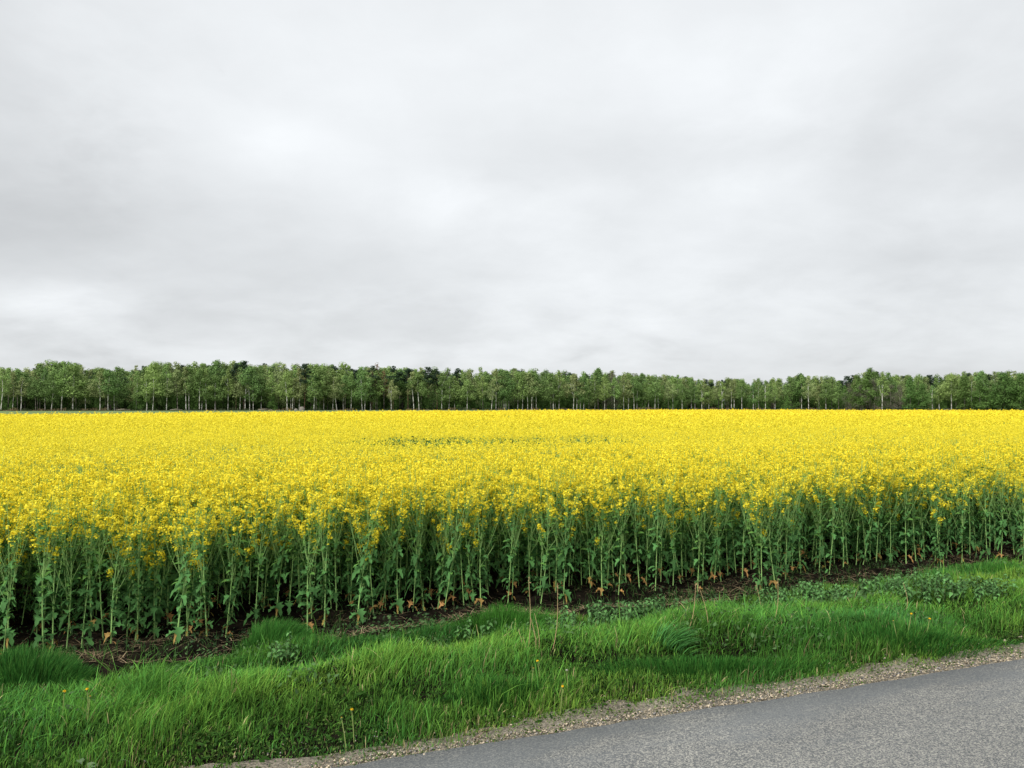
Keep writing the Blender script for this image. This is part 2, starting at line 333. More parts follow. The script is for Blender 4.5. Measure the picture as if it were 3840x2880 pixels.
# far edge of the rape, edge of the wood, as distance (Y) against photo x
def crop_end(px): return np.interp(px, [-200, 0, 280, 555, 700, 1024, 1300], [44, 57, 76, 100, 108, 96, 90])
def wood_edge(px): return np.interp(px, [-400, 0, 300, 555, 700, 800, 900, 1024, 1400], [240, 262, 285, 318, 335, 335, 290, 262, 230])
pxs = np.linspace(-420, 1450, 60); g = Geo()
a = np.stack([(pxs-512)/F_PX*crop_end(pxs)*.98, crop_end(pxs)*.98, np.full(60, -.335)], 1); b_ = np.stack([(pxs-512)/F_PX*(wood_edge(pxs)-1), wood_edge(pxs)-1, np.full(60, -.335)], 1)
i = np.arange(59); g.add(np.concatenate([a, b_]), (1, 1, 1), q=np.stack([i, i+1, i+61, i+60], 1))
tag(g.build('green_field', [M_FIELD]), 'pale green field between the rape and the wood', kind='structure')

def in_view(x, y, mg=.6):
    return (y > .5) & (np.abs(x) < .601*y+mg)

# ------------------------------------------------------------------ grass verge (stuff)
g = Geo()
def scatter(n, s0, s1, t0=-7.5, t1=20.0, mg=2.6):
    n = int(n*1.34); s = U(s0, s1, n); t = U(t0, t1, n); x, y = xy(s, t); k = in_view(x, y, mg) & (y > 2.6); return s[k], t[k], x[k], y[k]
s, t, x, y = scatter(1250000, 3.88, 7.3)
edge_in = 3.86+(vnoise(t*1.3, t*0, 31)-.5)*.12+(vnoise(t*6, t*0, 32)-.5)*.08
edge_out = 6.62+.12*np.clip(1-t/2, 0, 1)+.45*np.clip((t-4.8)/2.5, 0, 1)+(vnoise(t*.9, t*0, 41)-.5)*.3+(vnoise(t*4, t*0, 42)-.5)*.25
prob = np.clip((s-edge_in)/.30, 0, 1)**.8*np.clip((edge_out-s)/.22, 0, 1)
patch = vnoise(s*2.2, t*1.6, 51); patch2 = vnoise(s*7, t*6, 52)
prob *= np.clip(.45+1.0*patch+.5*(patch2-.5), .15, 1)*np.clip(9/(y+3.5), .45, 1)*.8
k = U(0, 1, len(s)) < prob*.66
s, t, x, y, patch, patch2 = s[k], t[k], x[k], y[k], patch[k], patch2[k]
e = np.clip((s-edge_in[k])/.5, 0, 1)
crest = np.exp(-((s-5.05)/.38)**2)
eo_ = np.clip((edge_out[k]-s)/.35, .25, 1)
h = (.02+.08*e)*(1+.6*crest)*(.38+.85*patch)*(.46+.9*vnoise(s*5, t*4.2, 53))*eo_*U(.3, 1.3, len(s))*(1+.35*np.exp(-((s-6.6)/.3)**2))
hollow = np.exp(-((s-5.9)/.3)**2); h *= 1-.35*hollow
tall = U(0, 1, len(s)) < .04; h[tall] *= U(1.3, 2.1, tall.sum())
gust = vnoise(s*1.1, t*.8, 61)
la = ANG+(gust-.5)*2.0+rng.normal(0, 1.3, len(s)); ln = h*(np.abs(rng.normal(.28, .35, len(s)))+.22*crest)
lean = np.stack([np.cos(la)*ln, np.sin(la)*ln], 1)
w = .0022+.0055*U(0, 1, len(s))**2.2*(1+.045*np.clip(y-4, 0, 8))
base = np.array([.084, .225, .032]); yel = np.array([.165, .275, .040]); blu = np.array([.055, .19, .048]); tan = np.array([.36, .30, .15]); dk = np.array([.022, .085, .012])
hue = vnoise(s*1.5, t*1.2, 71)+rng.normal(0, .16, len(s))
c = np.where(hue[:, None] > .5, base+(yel-base)*np.clip((hue-.5)*2, 0, 1)[:, None], base+(blu-base)*np.clip((.5-hue)*2, 0, 1)[:, None])
dkm = np.clip((vnoise(s*2.6, t*1.8, 72)-.55)*4, 0, 1)[:, None]; c = c+(dk*1.3-c)*dkm*.55
dry = U(0, 1, len(s)) < (.025+.20*(1-e)); c[dry] = tan*U(.5, 1.1, (dry.sum(), 1))
c *= U(.45, 1.6, (len(s), 1))*(1.0+.25*crest[:, None])
P = np.stack([x, y, H(x, y)-.005], 1)
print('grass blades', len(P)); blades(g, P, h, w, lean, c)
# low moss and clover along the gravel edge
s, t, x, y = scatter(90000, 3.89, 4.5); ei = 3.85+(vnoise(t*1.3, t*0, 31)-.5)*.12
k = U(0, 1, len(s)) < np.clip((s-ei)/.12, 0, 1)*np.clip(vnoise(s*9, t*9, 81)*1.5-.2, 0, 1); s, t, x, y = s[k], t[k], x[k], y[k]
cards(g, np.stack([x, y, H(x, y)+U(0, .025, len(x))], 1), rand_dirs(len(x), 1.2), U(.005, .012, len(x)), np.array([.085, .15, .03])*U(.4, 1.3, (len(x), 1)), 1)
# small broad leaves through the sward
s, t, x, y = scatter(26000, 4.4, 6.8); k = vnoise(s*2.5, t*2.5, 91) > .62; s, t, x, y = s[k], t[k], x[k], y[k]
cards(g, np.stack([x, y, H(x, y)+U(.03, .12, len(x))], 1), rand_dirs(len(x), 1.4), U(.014, .034, len(x)), np.array([.085, .165, .055])*U(.6, 1.3, (len(x), 1)), .55)
# turf under the blades, so that no bare earth shows between them
s, t, x, y = scatter(150000, 4.05, 7.2)
eo = 6.54+.12*np.clip(1-t/2, 0, 1)+.45*np.clip((t-4.8)/2.5, 0, 1)+(vnoise(t*.9, t*0, 41)-.5)*.3+(vnoise(t*4, t*0, 42)-.5)*.25
k = (s < eo) & (U(0, 1, len(s)) < np.clip((s-4.03)/.25, 0, 1)); s, t, x, y = s[k], t[k], x[k], y[k]
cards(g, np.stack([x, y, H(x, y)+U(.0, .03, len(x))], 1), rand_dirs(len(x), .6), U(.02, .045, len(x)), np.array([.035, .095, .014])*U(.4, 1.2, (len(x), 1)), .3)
tag(g.build('grass', [M_GRASS]), 'long windblown green grass covering the road verge', 'grass', kind='stuff')

# pebbles
g = Geo(); s, t, x, y = scatter(110000, 3.78, 4.25)
k = U(0, 1, len(s)) < np.where(s < 3.99, .7, .03)*np.clip((s-3.80)/.06, .0, 1); s, t, x, y = s[k], t[k], x[k], y[k]; n = len(s)
r = np.clip(rng.lognormal(-5.5, .4, n), .002, .014); oc = np.array([[1, 0, 0], [0, 1, 0], [-1, 0, 0], [0, -1, 0], [0, 0, .7], [0, 0, -.7]])
v = oc[None]*U(.7, 1.2, (n, 6, 1))*r[:, None, None]*(1+U(-.3, .3, (n, 1, 3))); th = U(0, 6.28, n); co, si = np.cos(th)[:, None], np.sin(th)[:, None]
v = np.stack([v[..., 0]*co-v[..., 1]*si, v[..., 0]*si+v[..., 1]*co, v[..., 2]], -1)+np.stack([x, y, H(x, y)+.017*np.clip((s-3.8)/.1, .3, 1)], 1)[:, None]
f = np.array([[0, 1, 4], [1, 2, 4], [2, 3, 4], [3, 0, 4], [1, 0, 5], [2, 1, 5], [3, 2, 5], [0, 3, 5]])
c = np.where(U(0, 1, (n, 1)) < .7, np.array([[.38, .32, .23]]), np.array([[.20, .19, .18]]))*U(.45, 1.45, (n, 1))
g.add(v.reshape(-1, 3), np.repeat(c, 6, 0), t=(np.arange(n)[:, None, None]*6+f).reshape(-1, 3))
tag(g.build('gravel', [M_STONE]), 'loose tan and grey pebbles along the road edge', 'gravel', kind='stuff')

# straw litter and dead stems on the bare soil
g = Geo(); s, t, x, y = scatter(26000, 6.7, 9.2); k = U(0, 1, len(s)) < np.clip(vnoise(s*3, t*2, 101)*1.6-.25, .08, 1)*np.clip((8.5-s)/.8, .08, 1); s, t, x, y = s[k], t[k], x[k], y[k]; n = len(s)
th = U(0, 6.28, n); ln = U(.03, .22, n); lean = np.stack([np.cos(th)*ln, np.sin(th)*ln], 1)
blades(g, np.stack([x, y, H(x, y)+.004], 1), U(.0, .05, n), U(.003, .006, n), lean, np.array([.42, .32, .19])*U(.2, 1.2, (n, 1)), curl=1.0)
tag(g.build('straw_litter', [M_DRY]), 'dead straw and stems strewn over the dark soil', 'straw', kind='stuff')
g = Geo(); s, t, x, y = scatter(9000, 6.8, 8.9); k = vnoise(s*2.5, t*2.2, 103) > .6; s, t, x, y = s[k], t[k], x[k], y[k]
cards(g, np.stack([x, y, H(x, y)+U(.01, .05, len(x))], 1), rand_dirs(len(x), 1.2), U(.012, .035, len(x)), np.array([.05, .10, .04])*U(.6, 1.4, (len(x), 1)), .6)
n = 5000; s, t, x, y = scatter(n*2, 6.8, 8.2); k = vnoise(s*2.5, t*1.7, 104) > .62; x, y = x[k], y[k]; n = len(x)
blades(g, np.stack([x, y, H(x, y)], 1), U(.04, .13, n), U(.004, .006, n), rng.normal(0, .04, (n, 2)), np.array([.06, .14, .035])*U(.6, 1.3, (n, 1)))
tag(g.build('weed_seedlings', [M_GRASS]), 'small green weeds sprouting on the bare soil strip', 'weeds', kind='stuff')

# ------------------------------------------------------------------ rapeseed plants
G_STEM = np.array([.28, .46, .15]); G_LEAF = np.array([.078, .198, .058]); G_UP = np.array([.13, .285, .062]); YEL = np.array([.98, .845, .06]); ORG = np.array([.56, .32, .09])
def raceme(gs, gf, p, d, r, nf, full=1.0):
    """flower head: open flowers round a stalk, buds in the middle"""
    p = np.asarray(p); L = U(.05, .13)*full; hd = Geo()
    tube(hd, [p-d*L, p], [.0016, .001], 3, G_UP*1.5)
    k = int(nf*1.3); z = U(-1, .35, k); th = U(0, 6.28, k); rr = r*np.sqrt(np.clip(1-(z*.8)**2, .1, 1))*U(.4, 1.05, k)
    P = p+np.stack([np.cos(th)*rr, np.sin(th)*rr, z*r*1.0], 1)
    far = U(0, 1, k) < .22; P[far, 2] -= U(.01, .07, far.sum())
    Nn = P-p+np.array([0, 0, r*.9])+rng.normal(0, r*.4, (k, 3)); Nn /= np.linalg.norm(Nn, axis=1)[:, None]
    cards(hd, P, Nn, U(.012, .018, k), YEL*U(.8, 1.06, (k, 1)), 1, irr=.3, cup=.35)
    cards(hd, p+rng.normal(0, r*.22, (3, 3))+np.array([0, 0, r*.35]), rand_dirs(3, 1), U(.008, .013, 3), np.array([.42, .45, .05])*U(.8, 1.2, (3, 1)))
    gf.merge(hd, (0, 0, 0)); gf.subs = getattr(gf, 'subs', [])+[hd]
def rape_variant(seed, height=1.3, leanx=0.0, low_flowers=False, wilt=False, bare=False, nbr=None):
    gs, gl, gf, gw = Geo(), Geo(), Geo(), Geo(); heads = []; wl = []
    bend = U(-.05, .05, 2); f = np.linspace(0, 1, 8)
    def stem_pt(q): return np.array([leanx*q*height+bend[0]*math.sin(q*3.1)+.0, bend[1]*math.sin(q*2.7), q*height])
    pts = np.array([stem_pt(q) for q in f*.97]); pts[0, 2] = -.03
    r0 = U(.0048, .0076)
    cc = G_STEM[None]*(1.25-.35*f)[:, None]
    tube(gs, pts, r0*(1-.78*f), 5, cc)
    raceme(gs, gf, stem_pt(.97), np.array([leanx*.3, 0, 1.]), U(.026, .038), U(15, 24)); heads.append(gf)
    nb = nbr or int(U(9, 14)); az = U(0, 6.28)
    for i in range(nb):
        gf = Geo(); heads.append(gf); q = U(.26, .80) if i else .42; az += 2.4+U(-.4, .4); b = stem_pt(q)
        top = height*U(.80, 1.02) - U(0, .10)
        if i >= nb-3: top -= height*U(.04, .20)
        if low_flowers and i < 3: top = height*U(.5, .72)
        rise = max(top-b[2], .12); spread = rise*U(.20, .50)
        d = np.array([math.cos(az), math.sin(az), 0]); fb = np.linspace(0, 1, 5)
        bp = b+np.outer(spread*(fb**.8), d)+np.outer(rise*fb, [0, 0, 1]); bp[:, 0] += leanx*rise*fb*.5; bp[1:-1] += U(-.006, .006, (3, 3))
        tube(gs, bp, r0*.42*(1-.65*fb), 4, G_STEM*1.02)
        dd = bp[-1]-bp[-2]; dd /= np.linalg.norm(dd); raceme(gs, gf, bp[-1], dd, U(.022, .038), U(12, 24))
        leaf(gl, b+np.array([0, 0, -.005]), az, U(.05, .11), U(.02, .04), U(.3, .9), U(.2, .9), G_UP)
        for _ in range(2 if U() < .7 else 1):     # side shoots
            fr = U(.4, .8); sp = b+(bp[-1]-b)*fr; a2 = az+U(-1.6, 1.6); l2 = (top-sp[2])*U(.55, .98)
            e = sp+np.array([math.cos(a2)*l2*.3, math.sin(a2)*l2*.3, l2]); tube(gs, [sp, (sp+e)/2+U(-.005, .005, 3), e], [r0*.25, r0*.2, r0*.13], 3, G_UP*1.4)
            raceme(gs, gf, e, np.array([0, 0, 1.]), U(.018, .030), U(8, 16)); leaf(gl, sp, a2, U(.03, .06), U(.01, .02), .5, .4, G_UP*1.1, seg=3)
        nb_ = 6; q_ = U(.5, .98, nb_)[:, None]; bps = b+(bp[-1]-b)*q_+rng.normal(0, .012, (nb_, 3))   # small green buds and pods
        cards(gl, bps, rand_dirs(nb_), U(.012, .03, nb_), G_UP*1.25, .25)
    nl = int(U(34, 46)) if not bare else 24
    for i in range(nl):
        q = U(.04, .74); b = stem_pt(q); L = np.interp(q, [0, .3, .7], [.095, .09, .05])*U(.45, 1.3)
        leaf(gl, b, U(0, 6.28), L, L*U(.35, .7), U(.3, 1.1), U(.6, 1.5), G_LEAF*U(.7, 1.4), seg=7, jag=.75)
    if wilt:
        for i in range(int(U(2, 5))):
            gw = Geo(); wl.append(gw); q = U(.01, .10); leaf(gw, stem_pt(q), U(0, 6.28), U(.04, .095), U(.02, .045), U(.2, 1.0), U(.7, 1.6), ORG*U(.5, 1.2)*np.array([1, U(.9, 1.5), 1.2]), seg=7, jag=.85)
    return gs, gl, heads, wl
VAR = []
for k in range(14):
    VAR.append(rape_variant(k, height=[1.30, 1.38, 1.22, 1.33, 1.27, 1.40, 1.18, 1.32, 1.29, 1.24, 1.36, 1.3, 1.12, 1.33][k], leanx=[0, .05, -.06, .1, -.02, 0, .04, -.09, .02, .12, 0, -.04, .17, 0][k],
                            low_flowers=k in (2, 6, 12), wilt=k in (1, 4, 6, 9, 11, 13, 2), bare=k in (5, 8)))
VM = []; VMF = []
for gs, gl, hd, wl in VAR:
    VM.append([('stem', gs.mesh('stem', [M_STEM])), ('leaves', gl.mesh('leaves', [M_LEAF]))]+[('flower_cluster', h_.mesh('flower_cluster', [M_PETAL])) for h_ in hd]+[('wilted_leaf', w_.mesh('wilted_leaf', [M_WILT])) for w_ in wl])
LEANV = {2: 'leaning left', 7: 'leaning left', 3: 'leaning right', 9: 'leaning right', 12: 'tilted strongly right'}
front_px = []
for (ox, oy, pts) in (
    (0, 506.7, [(50, 1290), (95, 1160), (390, 1240), (465, 1200), (575, 1190), (700, 1180), (945, 1180), (1160, 1080), (1290, 1000), (1480, 1210), (1575, 1050), (1735, 1090), (1885, 1060), (2130, 960)]),
    (266.7, 506.7, [(90, 880), (350, 990), (490, 970), (590, 880), (690, 800), (755, 960), (895, 910), (960, 860), (1095, 870), (1215, 850), (1310, 830), (1470, 880), (1665, 760), (1780, 830), (2000, 790)]),
    (533.3, 480, [(60, 1020), (250, 1000), (470, 900), (570, 960), (605, 930), (700, 950), (765, 880), (875, 900), (1005, 930), (1150, 890), (1220, 880), (1350, 900), (1395, 880), (1490, 870), (1550, 860), (1725, 830), (1885, 920), (2000, 900), (2080, 830)]),
    (757.3, 453.3, [(15, 1130), (140, 1100), (225, 1040), (350, 980), (500, 970), (580, 1010), (700, 950), (860, 930), (1000, 900), (1220, 900), (1300, 880), (1460, 880), (1510, 930), (1680, 900), (1890, 870), (2000, 870), (2180, 870)])):
    for a_, b__ in pts: front_px.append((ox+a_*.1206, oy+b__*.1206))
front = []
for px, py in front_px:
    d = 2.0/((py-YH)/F_PX); x_ = (px-512)/F_PX*d; front.append((px, x_, d))
front.sort()
for k_, (gs, gl, hd, wl) in enumerate(VAR):
    VMF.append(VM[k_][:2]+[('flower_head', q_.mesh('flower_head', [M_PETAL])) for h_ in hd for q_ in h_.subs]+[a_ for a_ in VM[k_] if a_[0] == 'wilted_leaf'])
def ordw(n): return ['first', 'second', 'third', 'fourth', 'fifth', 'sixth', 'seventh', 'eighth', 'ninth', 'tenth', 'eleventh', 'twelfth', 'thirteenth', 'fourteenth', 'fifteenth', 'sixteenth', 'seventeenth', 'eighteenth', 'nineteenth', 'twentieth'][n]
MARKS = [(-50, 'left picture edge'), (282, 'tall left tussock'), (509, 'mid-verge tussock'), (700, 'crossed dry stalks'), (870, 'dark nettle patch')]
def place_rape(x_, y_, v, rz, sc, label, group, parts=VM):
    z_ = float(H(x_, y_)); e_ = empty('rapeseed_plant', (x_, y_, z_), rz, (sc, sc, sc*U(.93, 1.05))); e_.rotation_euler = (U(-.07, .07), U(-.07, .07), rz); tag(e_, label, 'rapeseed plant', group)
    for nm, me in parts[v]:
        o = link_obj(nm, me, e_)
        if nm == 'wilted_leaf': o['label'] = 'withered orange leaf at the foot'
    return e_
cnt = {}; positions = []
wv = [1, 4, 6, 9, 11, 13, 2]
for i, (px, x_, y_) in enumerate(front):
    mk = [m_ for m_ in MARKS if px >= m_[0]][-1]; c_ = cnt.get(mk[1], 0); cnt[mk[1]] = c_+1
    v = random.Random(i*7+3).choice(range(14)) if i % 3 else wv[(i*5) % 7]
    rz = U(-.4, .4); lean_t = LEANV.get(v, 'standing upright')
    wl = ' with orange foot leaves' if VAR[v][3] else ''
    lab = f'front rapeseed plant {lean_t}{wl}, {ordw(c_)} right of {mk[1]}'
    lab = lab.replace('rapeseed plant standing upright', 'upright rapeseed plant')
    place_rape(x_, y_, v, rz, U(.95, 1.06), lab, 'rapeseed plants along the front edge of the field', VMF); positions.append((x_, y_))
# the rows directly behind, up to 300 plants in all
n_more = 300-len(front); tries = 0
pos = np.array(positions)
while n_more > 0:
    tries += 1
    s_ = S_CROP+.07+U(0, 1)**1.1*.85; t_ = U(-2.2, 14.0); x_, y_ = xy(s_, t_)
    if abs(x_) > .601*y_+.35: continue
    if np.min(np.hypot(pos[:, 0]-x_, pos[:, 1]-y_)) < .095 and tries < 20000: continue
    pos = np.vstack([pos, [x_, y_]])
    place_rape(x_, y_, int(U(0, 14)), U(0, 6.28), U(.93, 1.07), 'rapeseed plant in the crowded rows right behind the front row', 'rapeseed plants in the rows behind the front row'); n_more -= 1
# ---- the rest of the crop: one object
def gapf(x, y):    # a hollow where the crop is thin and low
    yc = 17.2+.25*np.sin(x*1.3); d = np.exp(-((y-yc)/1.7)**4)*np.clip((x+3.3)/1.2, 0, 1)*np.clip((2.6-x)/1.2, 0, 1)
    d2 = np.exp(-((y-14.2)/.5)**2)*np.exp(-((x+5.2)/1.0)**2)*.6
    d3 = np.exp(-((y-(13.8+.0*x))/.6)**2)*np.exp(-((x-5.6)/1.0)**2)*.6
    d4 = np.exp(-((y-17)/.7)**2)*np.exp(-((x-8.2)/1.3)**2)*.5
    return d+d2+d3+d4
def ztop(x, y):
    return -.35+1.30+(vnoise(x*.35, y*.35, 201)-.5)*.10+(vnoise(x*1.4, y*1.4, 202)-.5)*.09-.15*np.clip(gapf(x, y), 0, 1)
g = Geo()                                      # materials: 0 stem, 1 leaf, 2 petal
def merge_plant(g, v, loc, rz, sc):
    g.merge(VAR[v][0], loc, rz, sc, 1.0, m=0); g.merge(VAR[v][1], loc, rz, sc, 1.0, m=1)
    for h_ in VAR[v][2]: g.merge(h_, loc, rz, sc, 1.0, m=2)
n = 0
while n < 1650:
    s_ = U(S_CROP+.75, S_CROP+4.2); t_ = U(-6.5, 21); x_, y_ = xy(s_, t_)
    if abs(x_) > .601*y_+2.6: continue
    if U() > np.clip(1.25-.28*(s_-S_CROP-.9), .35, 1): continue
    n += 1; v = int(U(0, 14)); rz = U(0, 6.28); sc = U(.93, 1.06)*(1-.2*gapf(x_, y_))
    merge_plant(g, v, (x_, y_, float(H(x_, y_))), rz, sc)
# crop plants beyond the picture's sides, so that the field does not stop short
for k_ in range(900):
    t_ = U(-6.5, -.5) if k_ % 2 else U(9, 21); s_ = U(S_CROP+.02, S_CROP+.95); x_, y_ = xy(s_, t_)
    if y_ < 1 or abs(x_) < .601*y_+.33 or abs(x_) > .601*y_+3.2: continue
    v = int(U(0, 14))
    merge_plant(g, v, (x_, y_, float(H(x_, y_))), U(0, 6.28), 1.0)
print('rape full plants done', g.n)
def ysample(n, y0, y1, mgx=3.0):
    n = int(n*1.08)              # uniform over the visible wedge between two distances
    yy = np.sqrt(U(y0*y0, y1*y1, n)); xx = U(-1, 1, n)*(.601*yy+mgx); return xx, yy
def racemes(x, y, nf, size, r, dz=.0):
    n = len(x); z = ztop(x, y)+rng.normal(-.05, .065, n)+dz
    gp = gapf(x, y); keep = U(0, 1, n) > .99*np.clip(gp*(.9+.9*vnoise(x*1.8, y*.4, 77)), 0, 1); x, y, z = x[keep], y[keep], z[keep]; n = len(x)
    P = np.repeat(np.stack([x, y, z], 1), nf, 0); d = rand_dirs(len(P), .35); P = P+d*r*U(.4, 1.05, (len(P), 1)); P[:, 2] -= np.where(U(0, 1, len(P)) < .25, U(0, .08, len(P)), 0)
    Nn = d+np.array([0, 0, .7])+rng.normal(0, .35, d.shape); Nn /= np.linalg.norm(Nn, axis=1)[:, None]
    tint = np.repeat(U(.85, 1.05, (n, 1)), nf, 0)*U(.85, 1.06, (len(P), 1))
    cards(g, P, Nn, size*U(.8, 1.2, len(P)), YEL*tint, 1, m=2, irr=.3, cup=.3)
    return x, y, z
def keep_crop(x, y):
    s, t = st(x, y); px = 512+F_PX*x/y; return (s > S_CROP+3.3) & (y < crop_end(px))
x, y = ysample(84000, 9, 24); k = keep_crop(x, y); x, y = x[k], y[k]; x, y, z = racemes(x, y, 10, .0165, .032)
xg, yg = U(-3.6, 2.9, 9000), U(15.2, 19.4, 9000); kg = U(0, 1, 9000) < gapf(xg, yg)*1.2; xg, yg = xg[kg], yg[kg]
cards(g, np.stack([xg, yg, ztop(xg, yg)-U(-.02, .12, len(xg))], 1), rand_dirs(len(xg)), U(.03, .07, len(xg)), G_UP*U(.35, .95, (len(xg), 1)), .35, m=1)
n = len(x); blades(g, np.stack([x, y, z-.30], 1), .30, .006, rng.normal(0, .03, (n, 2)), G_STEM*U(.7, 1.1, (n, 1)), levels=(0, .5, 1), m=0)
x, y = ysample(90000, 9, 26); k = keep_crop(x, y); x, y = x[k], y[k]; n = len(x)
cards(g, np.stack([x, y, ztop(x, y)-U(.20, .7, n)+.12*np.clip(gapf(x, y), 0, 1)], 1), rand_dirs(n), U(.02, .05, n), G_UP*U(.5, 1.1, (n, 1)), .35, m=1)
x, y = ysample(82000, 24, 46); k = keep_crop(x, y); x, y = x[k], y[k]; x, y, z = racemes(x, y, 4, .036, .04)
x, y = ysample(25000, 24, 46); k = keep_crop(x, y); x, y = x[k], y[k]; n = len(x)
cards(g, np.stack([x, y, ztop(x, y)-U(.02, .3, n)], 1), rand_dirs(n), U(.04, .09, n), G_UP*U(.6, 1.3, (n, 1)), .3, m=1)
x, y = ysample(85000, 46, 112, 4); k = keep_crop(x, y); x, y = x[k], y[k]; x, y, z = racemes(x, y, 3, .085, .07)
x, y = ysample(12000, 46, 112, 4); k = keep_crop(x, y); x, y = x[k], y[k]; n = len(x)
cards(g, np.stack([x, y, ztop(x, y)-U(.0, .25, n)], 1), rand_dirs(n), U(.07, .16, n), G_UP*U(.7, 1.3, (n, 1)), .3, m=1)
# closed layer of stems and undersides low in the canopy
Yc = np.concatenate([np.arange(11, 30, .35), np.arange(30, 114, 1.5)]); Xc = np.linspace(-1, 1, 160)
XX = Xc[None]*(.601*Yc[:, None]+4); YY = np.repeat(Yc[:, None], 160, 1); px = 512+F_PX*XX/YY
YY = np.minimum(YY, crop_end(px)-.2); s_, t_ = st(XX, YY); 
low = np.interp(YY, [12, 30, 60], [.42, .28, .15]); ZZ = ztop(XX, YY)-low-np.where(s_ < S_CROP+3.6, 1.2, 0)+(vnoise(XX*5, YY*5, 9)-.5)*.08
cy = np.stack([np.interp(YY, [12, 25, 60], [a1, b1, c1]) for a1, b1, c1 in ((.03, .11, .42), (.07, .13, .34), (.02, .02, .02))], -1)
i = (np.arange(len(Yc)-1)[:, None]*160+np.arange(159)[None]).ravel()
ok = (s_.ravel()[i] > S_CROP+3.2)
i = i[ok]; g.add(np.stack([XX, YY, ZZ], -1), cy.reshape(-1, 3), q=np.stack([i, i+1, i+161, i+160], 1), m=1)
tag(g.build('rapeseed_crop', [M_STEM, M_LEAF, M_PETAL]), 'dense field of yellow flowering rapeseed reaching to the wood', 'crop', kind='stuff')

# ------------------------------------------------------------------ verge details
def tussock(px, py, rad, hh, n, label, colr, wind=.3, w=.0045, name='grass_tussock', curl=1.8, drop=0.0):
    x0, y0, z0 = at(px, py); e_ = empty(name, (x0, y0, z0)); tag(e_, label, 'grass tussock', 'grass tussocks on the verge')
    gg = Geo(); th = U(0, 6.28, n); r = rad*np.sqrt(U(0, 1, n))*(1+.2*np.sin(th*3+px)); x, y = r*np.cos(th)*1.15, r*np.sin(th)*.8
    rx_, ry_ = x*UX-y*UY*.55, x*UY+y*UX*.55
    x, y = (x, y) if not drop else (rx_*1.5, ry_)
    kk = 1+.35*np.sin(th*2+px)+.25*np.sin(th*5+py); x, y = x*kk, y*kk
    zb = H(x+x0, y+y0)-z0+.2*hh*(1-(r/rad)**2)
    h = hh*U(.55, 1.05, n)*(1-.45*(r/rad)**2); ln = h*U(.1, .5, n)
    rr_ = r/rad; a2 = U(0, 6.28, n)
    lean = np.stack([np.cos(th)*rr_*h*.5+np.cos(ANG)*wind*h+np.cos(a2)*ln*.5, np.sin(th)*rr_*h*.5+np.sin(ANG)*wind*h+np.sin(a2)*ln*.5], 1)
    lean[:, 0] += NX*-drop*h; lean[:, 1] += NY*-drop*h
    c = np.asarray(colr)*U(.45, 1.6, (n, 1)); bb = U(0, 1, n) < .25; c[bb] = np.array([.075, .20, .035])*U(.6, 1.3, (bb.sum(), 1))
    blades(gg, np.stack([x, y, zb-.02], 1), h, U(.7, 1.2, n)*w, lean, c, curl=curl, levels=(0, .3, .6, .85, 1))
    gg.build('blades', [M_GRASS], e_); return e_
tussock(35, 684, .45, .20, 6500, 'broad dark green grass tussock at the left edge', (.028, .11, .018), .1)
tussock(280, 650, .27, .27, 3600, 'large dark grass tussock rising against the soil left of centre', (.040, .145, .024), .25)
tussock(508, 632, .32, .22, 3600, 'rounded green grass tussock in mid verge against the soil strip', (.045, .155, .020), .1)
tussock(1005, 574, .40, .13, 3600, 'fresh green grass tussock at the right edge below the crop', (.045, .155, .020), .1)
tussock(669, 646, .085, .20, 340, 'dark bluish grass tussock combed over to the right by wind', (.072, .225, .055), .85, .008, curl=2.2)
tussock(815, 592, .40, .10, 2400, 'low yellowish green grass tussock beside the crop right of centre', (.085, .170, .030), .1)
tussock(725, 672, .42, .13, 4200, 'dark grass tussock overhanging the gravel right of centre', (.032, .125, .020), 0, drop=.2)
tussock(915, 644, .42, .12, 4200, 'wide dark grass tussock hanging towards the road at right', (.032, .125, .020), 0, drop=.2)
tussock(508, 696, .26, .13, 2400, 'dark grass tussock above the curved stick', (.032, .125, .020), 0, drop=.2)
def nettles(px, py, rx, ry, n, label):
    x0, y0, z0 = at(px, py); e_ = empty('nettle_patch', (x0, y0, z0)); tag(e_, label, 'nettles', 'nettle patches on the verge'); gs, gl = Geo(), Geo()
    for i in range(n):
        r = math.sqrt(U(0, 1)); th = U(0, 6.28); x = rx*r*math.cos(th); y = ry*r*math.sin(th); z = float(H(x+x0, y+y0))-z0; h = U(.12, .25)*(1-.3*r)
        tp = np.array([x+U(-.03, .03), y+U(-.03, .03), z+h]); tube(gs, [[x, y, z], (np.array([x, y, z])+tp)/2, tp], [.0035, .003, .002], 4, (.10, .15, .06))
        a = U(0, 6.28)
        for f in (.45, .62, .78, .9, 1.0):
            a += 1.57; b = np.array([x, y, z])+(tp-np.array([x, y, z]))*f; L = .037*(1.3-f*.5)*U(.8, 1.2)
            for q in (0, math.pi): leaf(gl, b, a+q+U(-.2, .2), L, L*.6, U(.0, .4), U(.4, .9), np.array([.095, .215, .065])*U(.45, 1.35), seg=4, jag=.2)
    gs.build('stems', [M_STEM], e_); gl.build('leaves', [M_NETTLE], e_)
nettles(922, 597, .75, .32, 170, 'long dark patch of nettles in the hollow at right')
nettles(800, 608, .42, .28, 110, 'pale leafy nettle patch right of the crossed dry stalks')
nettles(610, 628, .50, .2, 80, 'low nettle patch left of the windblown bluish tussock')
nettles(286, 662, .13, .06, 8, 'small leafy nettle clump in front of the left tussock')
nettles(485, 642, .22, .10, 10, 'small nettle clump below the mid-verge tussock')
